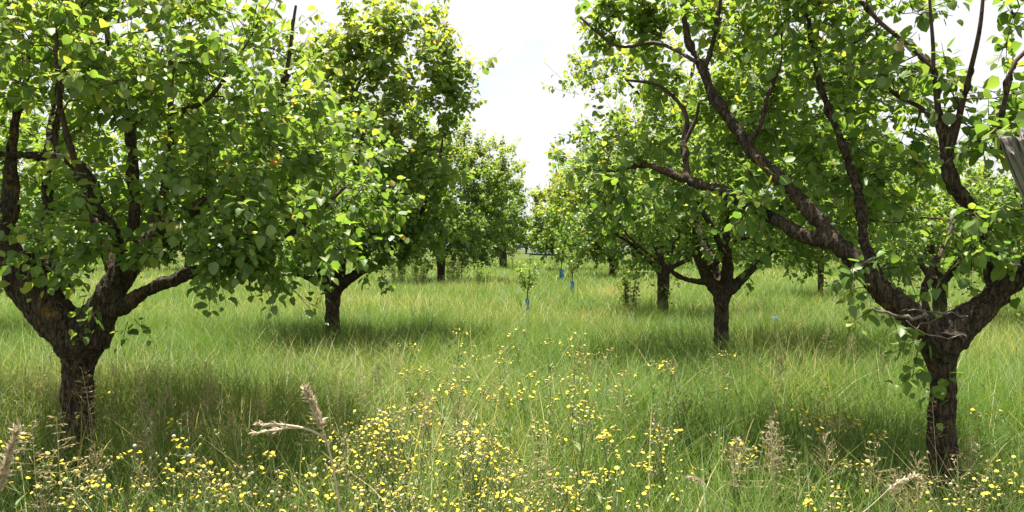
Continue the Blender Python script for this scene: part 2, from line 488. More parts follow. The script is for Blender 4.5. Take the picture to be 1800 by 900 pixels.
# --- nearest tree on the right
d = 4.0
R1 = [limb(d, [(1658, 950, 0, 33), (1658, 860, 0, 29), (1657, 780, 0, 27), (1657, 700, 0, 26), (1655, 640, 0, 28), (1655, 600, 0, 40), (1657, 582, 0, 44)]),
      limb(d, [(1645, 590, 0, 32), (1592, 548, .03, 26), (1545, 508, .08, 22), (1502, 462, .15, 20), (1470, 428, .22, 18), (1436, 422, .3, 16), (1390, 404, .4, 14), (1330, 366, .6, 12), (1270, 340, .8, 11), (1212, 318, 1.0, 10), (1170, 300, 1.1, 8), (1132, 288, 1.2, 5), (1080, 300, 1.3, 3), (1020, 296, 1.35, 1.2)]),
      limb(d, [(1480, 438, .2, 17), (1440, 388, .3, 15), (1398, 345, .45, 14), (1355, 300, .6, 13), (1315, 256, .75, 12), (1272, 192, .9, 11), (1236, 130, 1.0, 9), (1208, 70, 1.1, 7), (1203, 0, 1.1, 5), (1210, -80, 1.1, 4)]),
      limb(d, [(1312, 255, .75, 6), (1338, 215, .8, 5), (1345, 180, .85, 4), (1370, 120, .9, 3)]),
      limb(d, [(1236, 130, 1.0, 6), (1256, 60, 1.0, 5), (1270, -20, 1.0, 4)]),
      limb(d, [(1225, 110, 1.0, 5), (1190, 90, 1.15, 4), (1150, 75, 1.3, 4), (1085, 80, 1.4, 3), (1020, 30, 1.5, 3)]),
      limb(d, [(1210, 318, 1.0, 6), (1203, 250, 1.2, 6), (1205, 200, 1.3, 5), (1160, 150, 1.4, 4), (1105, 140, 1.5, 3)]),
      limb(d, [(1205, 250, 1.2, 4), (1222, 210, 1.2, 4), (1228, 180, 1.2, 3)]),
      limb(d, [(1560, 522, .05, 12), (1530, 450, .3, 12), (1510, 360, .5, 10), (1480, 250, .6, 8), (1440, 140, .7, 6), (1420, 20, .7, 4)]),
      limb(d, [(1668, 592, 0, 34), (1718, 543, -.02, 29), (1758, 503, -.05, 24), (1812, 456, -.08, 20), (1880, 395, -.05, 16), (1950, 280, 0, 10), (1980, 150, 0, 6)]),
      limb(d, [(1748, 512, -.04, 15), (1741, 462, -.02, 14), (1736, 415, 0, 13), (1712, 372, 0, 14), (1684, 332, 0, 14), (1667, 285, 0, 14), (1672, 238, 0, 14), (1656, 222, 0, 8), (1648, 165, 0, 7), (1640, 122, 0, 6), (1600, 82, .05, 5), (1550, 42, .1, 5), (1508, -5, .15, 4)]),
      limb(d, [(1672, 250, 0, 11), (1684, 215, -.02, 8), (1700, 150, -.1, 6), (1720, 60, -.2, 5), (1730, -40, -.2, 3)]),
      limb(d, [(1640, 124, 0, 5), (1641, 85, 0, 4), (1636, 0, 0, 3)]),
      limb(d, [(1672, 240, 0, 6), (1620, 190, .3, 5), (1560, 150, .6, 4), (1540, 60, .7, 3)]),
      limb(d, [(1850, 425, -.06, 10), (1790, 280, -.15, 7), (1757, 250, -.2, 5), (1775, 130, -.3, 5), (1810, 80, -.3, 4)]),
      limb(d, [(1640, 590, .05, 11), (1625, 530, .3, 7), (1636, 475, .4, 6), (1662, 432, .5, 5), (1690, 350, .7, 4)])]
R1_lobes = lobes_px([(1085, 292, 5.25, .2, 2.0), (1150, 305, 5.25, .14, 2.0), (1235, 318, 5.05, .14, 2.5), (1180, 300, 5.1, .14, 2.5), (1320, 370, 4.6, .1, 2.0), (1040, 50, 5.5, .24), (1110, 50, 5.6, .32), (1200, 90, 5.8, .42), (1250, 230, 5.8, .3), (1150, 280, 5.7, .22, .6), (1340, 100, 5.7, .5),
                     (1450, 220, 5.0, .42), (1420, 90, 4.8, .42), (1360, 260, 5.6, .3), (1490, 340, 4.6, .26), (1490, 150, 4.5, .42, .8), (1560, 290, 4.6, .25, .7),
                     (1590, 110, 4.2, .25, .9), (1700, 120, 3.9, .27, 1.1), (1785, 190, 3.75, .26, .7), (1745, 405, 3.8, .2), (1735, 30, 4, .28, .5), (1500, 30, 4.4, .35, .6), (1600, -40, 4.2, .3, .5),
                     (1300, -20, 5.0, .45), (1450, -30, 4.7, .4, .6), (1880, 300, 4, .35), (1790, 420, 3.95, .2), (1900, 100, 4, .45), (1400, 370, 5.2, .2), (1700, 200, 3.9, .2, .6), (1590, 400, 4.2, .2, .8), (1520, 480, 4.0, .12, .8), (1480, 250, 5.4, .6), (1480, 300, 5.8, .5), (1380, 160, 5.8, .6)])
ex = [(at(1610, 600, 3.95), (-.7, -.2, -.3), .16), (at(1615, 610, 3.95), (-.4, -.4, -.7), .2), (at(1632, 640, 3.85), (-.7, -.2, -.4), .2), (at(1636, 660, 3.85), (-.2, -.4, -.9), .2),
      (at(1650, 640, 3.88), (.2, -.4, -.7), .16), (at(1640, 600, 3.9), (-.9, -.2, .1), .18), (at(1540, 540, 3.95), (-.6, -.2, -.3), .14), (at(1520, 505, 4.05), (-.7, -.3, 0), .16),
      (at(1560, 548, 3.95), (.2, -.3, -.6), .14), (at(1600, 560, 3.9), (-.3, -.3, -.5), .16)]
r1 = tree_object('apricot_tree', 'old apricot tree with long leftward limb and dead twigs in its crotch, nearest at right', at(1658, 943, 4.0) * [1, 1, 0],
                 R1, R1_lobes, 285, ROW_R, shoots=4, leaves=12, leaf=.063, extra=ex, tone_shift=.10, voxel=.010)
# dead twigs caught in its crotch
g = Geo()
for pts in ([(1618, 560, -.12, 8), (1570, 553, -.12, 7), (1535, 540, -.12, 5)], [(1600, 545, -.13, 3), (1650, 548, -.14, 3), (1700, 556, -.14, 2)], [(1610, 575, -.14, 3), (1645, 560, -.15, 2), (1690, 535, -.15, 2)],
            [(1592, 562, -.14, 2), (1640, 590, -.15, 3), (1690, 592, -.14, 2)]):
    C = catmull(np.array(limb(4.0, pts)), .03)
    C[:, :3] += RNG.normal(0, .006, (len(C), 3))
    tube(g, C[:, :3], C[:, 3] * .5, 6)
link('dead_branch', shift(g, np.array(r1.location)).mesh('dead_branch', [M['dead']]), r1)

# --- second tree on the left
d = 12.2
L2 = [limb(d, [(586, 606, 0, 18), (585, 575, 0, 16), (584, 540, 0, 15), (586, 510, 0, 18), (588, 498, 0, 18)]),
      limb(d, [(580, 510, 0, 13), (566, 480, 0, 11), (552, 440, -.1, 10), (520, 390, -.3, 8), (480, 330, -.5, 6), (450, 250, -.5, 4)]),
      limb(d, [(590, 505, 0, 13), (600, 465, 0, 10), (602, 400, .1, 9), (592, 320, .2, 7), (600, 220, .2, 6), (640, 130, .1, 3), (670, 80, 0, 1.2)]),
      limb(d, [(592, 508, 0, 13), (618, 488, -.05, 10), (664, 460, -.1, 8), (720, 410, -.1, 7), (755, 340, 0, 5), (775, 270, .1, 3), (778, 210, .1, 1.2)]),
      limb(d, [(575, 500, 0, 9), (540, 488, -.2, 6), (490, 468, -.4, 5), (440, 440, -.5, 3)]),
      limb(d, [(590, 490, 0, 10), (600, 430, -.6, 8), (610, 330, -1.0, 6), (640, 230, -1.2, 4)]),
      limb(d, [(585, 490, 0, 10), (570, 430, .6, 8), (560, 330, 1.1, 6), (560, 200, 1.3, 4), (550, 80, 1.3, 3)])]
L2_lobes = lobes_px([(715, 120, 11.80, .72), (760, 190, 12.10, .5), (650, 230, 11.60, .9), (560, 180, 12.60, .8), (600, 330, 11.40, 1.0), (520, 340, 11.90, .9),
                     (700, 340, 11.60, .75), (480, 430, 11.70, .45), (640, 400, 11.40, .6), (590, 250, 13.00, 1.0), (440, 300, 12.40, .8), (700, 410, 11.60, .4),
                     (745, 300, 12.20, .55), (690, 50, 11.80, .35), (560, 110, 12.40, .4), (680, 250, 12.80, .8), (775, 170, 11.90, .42, 1.2), (735, 70, 11.80, .5, 1.0), (790, 140, 12.00, .32, 1.2), (650, 120, 11.90, .55, 1.2), (635, 70, 11.90, .4, 1.2), (690, 40, 11.90, .4, 1.0), (610, 130, 12.10, .5, 1.0), (740, 395, 11.60, .4), (520, 465, 11.40, .28), (700, 440, 11.40, .25), (790, 250, 12.30, .35), (610, 350, 10.30, .42), (660, 330, 10.20, .6), (540, 400, 10.40, .5)])
tree_object('apricot_tree', 'apricot tree with short dark trunk and tall dense crown, second in the left row', at(586, 602, 12.2) * [1, 1, 0],
            L2, L2_lobes, 430, ROW_L, shoots=4, leaves=9, leaf=.102, tone_shift=.14, voxel=.02, shoot_len=(.2, .5))

# --- second tree on the right
d = 10.1
R2 = [limb(d, [(1268, 642, 0, 18), (1268, 610, 0, 16), (1268, 560, 0, 15), (1269, 525, 0, 17), (1272, 503, 0, 22)]),
      limb(d, [(1262, 512, 0, 15), (1244, 486, 0, 13), (1229, 458, .05, 10), (1216, 415, .1, 9), (1202, 372, .15, 8), (1188, 320, .2, 7), (1196, 220, .3, 5), (1220, 110, .3, 3)]),
      limb(d, [(1252, 494, 0, 8), (1218, 494, -.05, 6), (1192, 486, -.1, 5), (1160, 462, -.2, 4), (1110, 420, -.2, 3), (1050, 340, -.1, 2)]),
      limb(d, [(1274, 505, 0, 14), (1282, 470, 0, 9), (1276, 400, .2, 8), (1280, 300, .4, 7), (1300, 180, .5, 5), (1320, 60, .6, 3)]),
      limb(d, [(1282, 510, 0, 14), (1306, 488, 0, 10), (1334, 460, 0, 8), (1372, 420, .1, 7), (1420, 350, .2, 5), (1430, 230, .3, 3)]),
      limb(d, [(1240, 475, 0, 6), (1270, 455, -.2, 5), (1296, 424, -.3, 4), (1340, 412, -.4, 4), (1358, 392, -.5, 3), (1400, 330, -.6, 2)]),
      limb(d, [(1268, 500, 0, 9), (1240, 430, .6, 8), (1200, 320, 1.0, 6), (1150, 200, 1.0, 4), (1090, 130, .8, 2)]),
      limb(d, [(1272, 500, 0, 8), (1270, 440, -.5, 7), (1230, 360, -.9, 5), (1200, 290, -1.0, 3)])]
R2_lobes = lobes_px([(1035, 295, 9.95, .5), (1070, 190, 10.35, .6), (1150, 330, 9.75, .7), (1170, 150, 10.55, .6, .5), (1270, 240, 10.25, 1.0), (1290, 370, 9.55, .65),
                     (1380, 330, 10.05, .8), (1400, 200, 10.55, .65, .6), (1330, 130, 10.75, .6, .5), (1080, 380, 10.05, .35), (1440, 410, 9.75, .45), (1200, 405, 9.65, .4), (1250, 70, 10.55, .55, .4),
                     (1370, 430, 9.45, .3), (1500, 390, 9.95, .5), (1460, 300, 10.35, .6), (1060, 110, 10.55, .35), (1230, 300, 8.65, .55), (1400, 330, 8.85, .5), (1500, 340, 9.35, .6), (1120, 350, 9.15, .4), (1470, 330, 11.05, .8), (1330, 330, 11.35, .9), (1180, 320, 11.25, .8)])
tree_object('apricot_tree', 'apricot tree with slim dark trunk standing over its shadow, second in the right row', at(1268, 637, 10.1) * [1, 1, 0],
            R2, R2_lobes, 430, ROW_R, shoots=4, leaves=10, leaf=.078, tone_shift=.14, voxel=.017, shoot_len=(.18, .45))


# --- trees farther along the rows: limbs from the fork, lobes given
def auto_tree(name, label, px, dist, fork, r, lobes, n, group, **kw):
    b = at(px, HY, dist); b[2] = 0
    lb = np.array(lobes_px(lobes)) if len(lobes[0]) < 6 and lobes[0][2] > 1.01 else np.array(lobes)
    lean = RNG.normal(0, .04, 2)
    f = b + np.array([lean[0], lean[1], fork])
    limbs = [[[*(b - [0, 0, .05]), r * 1.2], [*(b + (f - b) * .4), r], [*f, r * 1.15]]]
    big = lb[np.argsort(-lb[:, 3])][:7]
    for L in big:
        e = L[:3] + rand_dir() * L[3] * .3
        m = f + (e - f) * .4 + np.array([0, 0, -.08]) + rand_dir() * .1
        limbs.append([[*(f - [0, 0, .05]), r * .75], [*(f + (m - f) * .45), r * .5], [*m, r * .42], [*(m + (e - m) * .55 + rand_dir() * .08), r * .28], [*e, r * .1]])
    return tree_object(name, label, b, limbs, lb, n, group, **kw)


R3 = [(1167, 564, 15.9)]
auto_tree('apricot_tree', 'apricot tree with leaf tufts on its short trunk, third in the right row', 1164, 15.9, .95, .11,
          [(1040, 360, 15.6, .9), (1100, 300, 16, 1.1), (1180, 330, 15.6, 1.2), (1260, 300, 16, 1.2), (1160, 240, 16.4, 1.1), (1250, 400, 15.7, .8), (1090, 410, 15.5, .6), (1150, 430, 15.3, .55), (1300, 390, 16.2, .7), (1200, 220, 16, .8)],
          230, ROW_R, shoots=4, leaves=9, leaf=.10, detail=1, voxel=.03, attach_r=.1, shoot_len=(.25, .55), tone_shift=.05,
          extra=[(at(1160, 515, 15.75), (-.3, -.4, .5), .35), (at(1170, 510, 15.75), (.5, -.4, .4), .35), (at(1165, 500, 15.75), (.3, -.4, -.5), .35)])
auto_tree('apricot_tree', 'yellowish sunlit apricot tree, fourth in the right row above the far blue guards', 1077, 36, 1.0, .16,
          [(1010, 370, 35, 1.6), (1060, 330, 36, 1.7), (1110, 360, 36, 1.8), (1150, 400, 36, 1.4), (1060, 410, 35, 1.2), (1100, 300, 37, 1.3), (1010, 410, 35, 1.0), (1110, 425, 35, 1.0), (970, 400, 35.5, .7)],
          300, ROW_R, shoots=4, leaves=9, leaf=.16, detail=1, voxel=.05, attach_r=.2, shoot_len=(.3, .8), tone_shift=.28)
auto_tree('apricot_tree', 'pale yellow green apricot tree, farthest of the right row at the alley end', 1012, 46, .9, .17,
          [(985, 375, 46, 1.7), (1020, 350, 46, 1.8), (965, 400, 45.5, 1.0), (1040, 400, 46, 1.6), (1005, 345, 47, 1.2), (985, 415, 45, 1.0), (960, 420, 45, .7), (1030, 430, 45, 1.0)],
          240, ROW_R, shoots=4, leaves=9, leaf=.18, detail=1, voxel=.06, attach_r=.2, shoot_len=(.3, .8), tone_shift=.28)
auto_tree('apricot_tree', 'dark apricot tree with tall weeds round its trunk, third in the left row', 776, 29.8, 1.0, .15,
          [(872, 330, 29.8, 1.1), (865, 300, 30.2, .9), (810, 320, 30, 1.5), (745, 380, 29, 1.4), (880, 390, 29.6, .85), (810, 400, 28.8, 1.1), (760, 300, 30.5, 1.4), (850, 380, 30.5, 1.2), (700, 350, 30, 1.3), (795, 285, 30, 1.1), (840, 310, 29.5, 1.1), (760, 420, 29, 1.0), (840, 425, 28.8, .8), (900, 420, 29.6, .5)],
          380, ROW_L, shoots=4, leaves=9, leaf=.13, detail=1, voxel=.04, attach_r=.2, shoot_len=(.3, .8), tone_shift=.12)
auto_tree('apricot_tree', 'apricot tree with dark trunk in tall dry grass, farthest of the left row', 885, 52, 1.1, .26,
          [(880, 380, 52, 1.9), (905, 400, 51, 1.2), (860, 390, 52, 1.8), (890, 350, 53, 1.5), (840, 400, 52, 1.7)],
          140, ROW_L, shoots=4, leaves=9, leaf=.2, detail=1, voxel=.07, attach_r=.2, shoot_len=(.4, .9))
# trees of the neighbouring rows
auto_tree('apricot_tree', 'bright sunlit apricot tree behind the fork of the nearest right tree', 1652, 14.5, .8, .12,
          [(1560, 400, 14, .9), (1640, 370, 14.5, 1.0), (1720, 390, 14.2, .9), (1600, 440, 13.8, .55), (1690, 450, 14, .5), (1650, 320, 15, .7), (1760, 440, 14.5, .6)],
          170, 'apricot trees of the row beyond on the right', shoots=4, leaves=9, leaf=.09, detail=1, voxel=.03, attach_r=.1, shoot_len=(.25, .55), tone_shift=.15)
auto_tree('apricot_tree', 'slender trunked apricot tree in the gap between two right row trees', 1442, 21, 1.1, .075,
          [(1420, 390, 21, 1.1), (1480, 370, 21, 1.2), (1440, 320, 21.5, 1.2), (1380, 400, 21.5, .8), (1510, 400, 21, .8)],
          140, 'apricot trees of the row beyond on the right', shoots=4, leaves=9, leaf=.12, detail=1, voxel=.03, attach_r=.1, shoot_len=(.25, .6), tone_shift=.12)
auto_tree('apricot_tree', 'apricot tree filling the right edge behind the leaning grey post', 1905, 13, .9, .12,
          [(1800, 350, 13, .9), (1860, 320, 13, 1.1), (1930, 360, 13, 1.0), (1820, 430, 12.8, .5), (1900, 260, 13, .8)],
          140, 'apricot trees of the row beyond on the right', shoots=4, leaves=9, leaf=.09, detail=1, voxel=.03, attach_r=.1, shoot_len=(.25, .55), tone_shift=.1)
auto_tree('apricot_tree', 'sunlit apricot crown behind the leftmost limb of the nearest left tree', -60, 12.5, .9, .14,
          [(-40, 330, 12.5, 1.2), (50, 340, 12.2, .9), (110, 390, 12.2, .6), (-140, 340, 12.5, 1.2), (20, 280, 12.8, .8), (30, 410, 12, .5)],
          180, 'apricot trees of the row beyond on the left', shoots=4, leaves=9, leaf=.09, detail=1, voxel=.03, attach_r=.1, shoot_len=(.25, .55), tone_shift=.08)
auto_tree('apricot_tree', 'apricot tree with small dark trunk far behind the nearest left fork', 148, 44, 1.3, .18,
          [(150, 390, 44, 1.9), (90, 400, 44, 1.6), (210, 390, 44, 1.8), (140, 350, 45, 1.5), (180, 420, 43.5, .9)],
          140, 'apricot trees of the row beyond on the left', shoots=4, leaves=9, leaf=.17, detail=1, voxel=.06, attach_r=.2, shoot_len=(.4, .9))


# ------------------------------------------------------------------ distant belt of trees, three shapes shared between copies
protos = []
for k in range(3):
    lb = [[RNG.uniform(-1.9, 1.9), RNG.uniform(-1.6, 1.6), RNG.uniform(1.9, 4.4), RNG.uniform(.9, 1.5), 1.0] for _ in range(8)]
    b = np.zeros(3)
    limbs = [[[0, 0, -.1, .22], [0, 0, .6, .18], [0.05, 0, 1.1, .2]]]
    for L in lb[:6]:
        limbs.append([[0.05, 0, 1.05, .13], [L[0] * .4, L[1] * .4, 1.1 + (L[2] - 1.1) * .5, .09], [*L[:3], .03]])
    wood, thin, crown, nl = grow_tree(limbs, lb, 130, shoots=4, leaves=8, leaf=.24, detail=1, voxel=.07, attach_r=.3, shoot_len=(.4, .9), tone_shift=.06)
    protos.append((wood.mesh('trunk', [M['bark']]), crown.mesh('crown', [M['leaf']])))
spots = []
for i, px in enumerate(np.linspace(150, 1900, 26)):
    if 905 < px < 985: continue
    dd = RNG.uniform(62, 80)
    spots.append((px + RNG.uniform(-15, 15), dd))
for px in (250, 330, 420, 500, 1240, 1330, 1520, 1600, 1720):
    spots.append((px, RNG.uniform(42, 52)))
for i, (px, dd) in enumerate(spots):
    p = at(px, HY, dd)
    o = thing('orchard_tree', 'distant green orchard tree in the belt closing the view below the near crowns', 'tree', (p[0], dd, 0),
              'distant orchard trees behind the rows', RNG.uniform(0, 6.28))
    s = RNG.uniform(.85, 1.15); o.scale = (s, s, s)
    tm, cm = protos[i % 3]
    link('trunk', tm, o); link('crown', cm, o)
for i, (px, dd, s) in enumerate(((925, 210, 1.6), (941, 240, 1.9), (958, 260, 1.7), (975, 230, 1.6))):
    p = at(px, HY, dd)
    o = thing('orchard_tree', 'tiny bluish tree beyond the pale water at the end of the alley', 'tree', (p[0], dd, 0), 'far trees beyond the water', i * 1.7)
    o.scale = (s, s, s * .62)
    link('trunk', protos[i % 3][0], o); link('crown', protos[i % 3][1], o)

# ------------------------------------------------------------------ ground, water
gm, nt, N, L = new_mat('meadow_soil')
tc = N.new('ShaderNodeTexCoord')
n1 = N.new('ShaderNodeTexNoise'); n1.inputs['Scale'].default_value = 0.35; n1.inputs['Detail'].default_value = 10; n1.inputs['Roughness'].default_value = .7
n2 = N.new('ShaderNodeTexNoise'); n2.inputs['Scale'].default_value = 9; n2.inputs['Detail'].default_value = 6
L.new(tc.outputs['Object'], n1.inputs['Vector']); L.new(tc.outputs['Object'], n2.inputs['Vector'])
r1_ = ramp(N, [(.35, (.055, .085, .018)), (.55, (.10, .125, .030)), (.72, (.17, .15, .065))])
mm = N.new('ShaderNodeMix'); mm.data_type = 'RGBA'; mm.blend_type = 'MULTIPLY'; mm.inputs[0].default_value = .7
L.new(n1.outputs[0], r1_.inputs[0]); L.new(r1_.outputs[0], mm.inputs[6]); L.new(n2.outputs[0], mm.inputs[7])
p = N.new('ShaderNodeBsdfPrincipled'); p.inputs['Roughness'].default_value = 1; p.inputs['Specular IOR Level'].default_value = .1
L.new(mm.outputs[2], p.inputs['Base Color'])
o_ = N.new('ShaderNodeOutputMaterial'); L.new(p.outputs[0], o_.inputs[0])
g = Geo()
g.add([(-700, -40, 0), (700, -40, 0), (700, 1500, 0), (-700, 1500, 0)], [(0, 1, 2, 3)])
tag(link('ground', g.mesh('ground', [gm])), 'flat orchard ground under the long meadow grass', None, None, 'structure')
wm, nt, N, L = new_mat('pond_water')
p = N.new('ShaderNodeBsdfPrincipled'); p.inputs['Base Color'].default_value = (.10, .14, .17, 1); p.inputs['Roughness'].default_value = .12
nz = N.new('ShaderNodeTexNoise'); nz.inputs['Scale'].default_value = .6
bp = N.new('ShaderNodeBump'); bp.inputs['Strength'].default_value = .3
L.new(nz.outputs[0], bp.inputs['Height']); L.new(bp.outputs[0], p.inputs['Normal'])
o_ = N.new('ShaderNodeOutputMaterial'); L.new(p.outputs[0], o_.inputs[0])
g = Geo()
ring = []
for k in range(40):
    a = k / 40 * 2 * math.pi
    rr = 1 + .12 * math.sin(3 * a + 1) + .06 * math.sin(7 * a)
    ring.append((9.5 + 6.5 * math.cos(a) * rr, 190 + 40 * math.sin(a) * rr, .30))
g.add(ring + [(9.5, 190, .30)], [(k, (k + 1) % 40, 40) for k in range(40)])
tag(link('water', g.mesh('water', [wm])), 'pale strip of water at the far end of the alley', None, None, 'structure')


# ------------------------------------------------------------------ grass
def fbm(x, y, s, o=0.0):
    return np.array([noise.fractal(Vector((a * s + o, b * s - o, o)), 1.0, 2.0, 4) for a, b in zip(x, y)])


def grass_band(geo, d0, d1, dens, width, hmul, segs, flop=1.0):
    wmax = lambda y: 0.70 * y + 1.2
    area = (wmax(d0) + wmax(d1)) * (d1 - d0)
    n = int(area * dens)
    y = np.sqrt(RNG.uniform(d0 * d0, d1 * d1, n)) if d0 > 1 else RNG.uniform(d0, d1, n)
    x = RNG.uniform(-1, 1, n) * wmax(y)
    # tufts: part of the blades gather round tuft centres
    nc = max(10, n // 14)
    ci = RNG.integers(0, n, nc)
    who = RNG.random(n) < .6
    pick = ci[RNG.integers(0, nc, n)]
    sp = .035 + .004 * y
    x = np.where(who, x[pick] + RNG.normal(0, 1, n) * sp, x)
    y = np.where(who, y[pick] + RNG.normal(0, 1, n) * sp, y)
    # patch maps on a coarse lattice
    gx = np.linspace(x.min(), x.max(), 90); gy = np.linspace(y.min(), y.max(), 90)
    GX, GY = np.meshgrid(gx, gy)
    def lat(s, o):
        m = fbm(GX.ravel(), GY.ravel(), s, o).reshape(GX.shape)
        ix = np.clip(np.searchsorted(gx, x), 0, 89); iy = np.clip(np.searchsorted(gy, y), 0, 89)
        return m[iy, ix]
    hgt = lat(.55, 3.1); dry = lat(.4, 11.7); lush = lat(1.2, 23.0)
    for cx, cy, rx, ry, am in ((-2.3, 17.5, 2.2, 1.6, 1.1), (3.0, 22.0, 1.6, 2.0, 1.2), (-1.2, 25.0, 1.5, 2.0, .9), (1.0, 14.0, 1.5, .8, .6), (-4.2, 6.9, 1.3, .5, .5), (-12, 30, 4, 4, .8), (6.0, 9.5, 1.6, 1.0, .7), (-.9, 27.5, 1, 1.5, .8)):
        dry = dry + am * np.exp(-((x - cx) / rx) ** 2 - ((y - cy) / ry) ** 2)
    H = (.41 + .15 * hgt + .06 * lush) * RNG.uniform(.6, 1.22, n) * hmul
    H = np.clip(H, .10, .8)
    tone = np.clip(RNG.normal(.41, .17, n) - .16 * lush + .10 * dry, 0, .84)
    straw = RNG.random(n) < np.clip(.06 + .24 * dry, .02, .45)
    tone = np.where(straw, RNG.uniform(.82, 1.0, n), tone)
    H = np.where(straw, H * 1.18, H)
    az = RNG.uniform(0, 2 * math.pi, n)
    lean = np.abs(RNG.normal(0, .30 * flop, n)) + .05
    bend = np.abs(RNG.normal(.38 * flop, .36, n))
    dirx, diry = np.cos(az), np.sin(az)
    face = az + math.pi / 2 + RNG.normal(0, .5, n)
    wx, wy = np.cos(face), np.sin(face)
    W = width * RNG.uniform(.6, 1.4, n)
    ts = np.linspace(0, 1, segs + 1)
    V = []
    for t in ts:
        off = H * (lean * t + bend * t * t)
        zz = H * (t - .28 * bend * t * t * 1.2)
        c = np.stack([x + dirx * off, y + diry * off, zz], -1)
        if t < 1:
            w = W * (1 - t ** 1.6) * .5 * (0.75 + .5 * min(t * 3, .5))
            s = np.stack([wx * w, wy * w, 0 * w], -1)
            V += [c - s, c + s]
        else:
            V.append(c)
    K = len(V)
    V = np.stack(V, 1).reshape(-1, 3)
    b = (np.arange(n) * K)[:, None]
    for s in range(segs - 1):
        pass
    q = [np.concatenate([b + 2 * s, b + 2 * s + 1, b + 2 * s + 3, b + 2 * s + 2], 1) for s in range(segs - 1)]
    tri = np.concatenate([b + 2 * segs - 2, b + 2 * segs - 1, b + 2 * segs], 1)
    start = geo.n
    geo.add(V, np.concatenate(q) if q else tri, np.repeat(tone, K))
    if q:
        geo.fs.append((tri + start).ravel()); geo.fl.append(np.full(n, 3)); geo.mi.append(np.zeros(n, int))
    return n


g = Geo(); tot = 0
for band in ((.9, 4.5, 1300, .0046, 1.25, 3, .9), (1.8, 5, 40, .011, 1.5, 4, .9), (4.5, 8, 950, .0048, 1.25, 3, 1.25), (8, 15, 520, .0056, 1.15, 3, 1.15), (15, 28, 200, .011, 1.1, 2, 1.2), (28, 50, 50, .03, 1.05, 2, 1.3), (50, 95, 12, .07, 1.0, 2, 1.3)):
    tot += grass_band(g, *band)
print('grass blades', tot)
tag(link('meadow_grass', g.mesh('meadow_grass', [M['grass']])), 'long green meadow grass with dry blades covering the orchard floor', 'grass', None, 'stuff')


# ------------------------------------------------------------------ wild flowers
def head_geo(g, c, up, r, mat_y=0, mat_b=1):
    up = norm(up); s = norm(np.cross(up, [.3, .9, .1])); w = np.cross(up, s)
    k = 14
    a = np.arange(k) * 2 * math.pi / k
    rr = r * np.where(np.arange(k) % 2, .78, 1.05)
    ring = c + rr[:, None] * (np.cos(a)[:, None] * s + np.sin(a)[:, None] * w) + up * r * .18
    mid = c + .5 * r * (np.cos(a)[:, None] * s + np.sin(a)[:, None] * w) + up * r * .32
    top = c + up * r * .40
    V = np.vstack([ring, mid, top[None]])
    j = np.arange(k); j2 = (j + 1) % k
    g.add(V, np.stack([j, j2, k + j2, k + j], 1), .5, mat_y)
    g.add(np.vstack([mid, top[None]]), np.stack([j, j2, np.full(k, k)], 1), .5, mat_y)
    cup = np.vstack([c + .42 * r * (np.cos(a[::2])[:, None] * s + np.sin(a[::2])[:, None] * w) + up * r * .1,
                     c + .3 * r * (np.cos(a[::2])[:, None] * s + np.sin(a[::2])[:, None] * w) - up * r * .55, (c - up * r * .75)[None]])
    m = k // 2; j = np.arange(m); j2 = (j + 1) % m
    g.add(cup, np.stack([m + j, m + j2, j2, j], 1), .5, mat_b)
    g.add(cup, np.stack([np.full(m, 2 * m), m + j2, m + j], 1), .5, mat_b)


def ball_geo(g, c, r, mat=0, squash=1.0, up=(0, 0, 1)):
    up = norm(np.asarray(up, float)); s = norm(np.cross(up, [.3, .9, .1])); w = np.cross(up, s)
    k = 7; V = []
    for th in (-1.2, -.5, .3, 1.0):
        for a in np.arange(k) * 2 * math.pi / k:
            V.append(c + r * (math.cos(th) * (math.cos(a) * s + math.sin(a) * w) + squash * math.sin(th) * up))
    V += [c - up * r * squash, c + up * r * squash]
    Fq = [(i * k + j, i * k + (j + 1) % k, (i + 1) * k + (j + 1) % k, (i + 1) * k + j) for i in range(3) for j in range(k)]
    g.add(V, Fq, .5, mat)
    g.add(V, [(j, 28, (j + 1) % k) for j in range(k)] + [(21 + j, 21 + (j + 1) % k, 29) for j in range(k)], .5, mat)


def flower_plan(nh, h, spread):
    """stem tubes and head spots of one plant about the origin"""
    st = Geo(); heads = []
    top = np.array([RNG.normal(0, .05), RNG.normal(0, .05), h])
    fork = top * [.8, .8, .62]
    C = catmull(np.array([[0, 0, 0], fork * [.4, .4, .5], fork]), .08)
    tube(st, C, np.linspace(.0032, .0024, len(C)), 4, cap=False)
    nb = max(3, nh // 3)
    for b in range(nb):
        a = b * 2.4 + RNG.uniform(-.4, .4)
        e = fork + np.array([math.cos(a) * spread * RNG.uniform(.3, 1), math.sin(a) * spread * RNG.uniform(.3, 1), (h - fork[2]) * RNG.uniform(.55, 1.0)])
        s0 = fork * RNG.uniform(.75, 1.0)
        m = s0 + (e - s0) * [.35, .35, .55]
        C = catmull(np.array([s0, m, e]), .05)
        tube(st, C, np.linspace(.002, .0012, len(C)), 3, cap=False)
        for q in range(4):
            dv = np.array([RNG.normal(0, .022), RNG.normal(0, .022), RNG.uniform(.012, .05)])
            u_ = norm(dv + [0, 0, .03] + RNG.normal(0, .022, 3))
            tube(st, np.array([e - dv * .3, e + dv]), [.0011, .0009], 3, cap=False)
            heads.append((e + dv, u_))
    for q in range(16):                      # narrow leaves along the stem
        t = RNG.uniform(.1, .95); a = RNG.uniform(0, 6.3)
        p_ = fork * t
        ax = norm(np.array([math.cos(a), math.sin(a), .7]))
        add_leaves(st, p_[None], ax[None], np.array([[0, 0, 1.0]]), np.array([RNG.uniform(.04, .09)]), np.array([.5]), 1, 0, .28)
    RNG.shuffle(heads)
    return st, heads


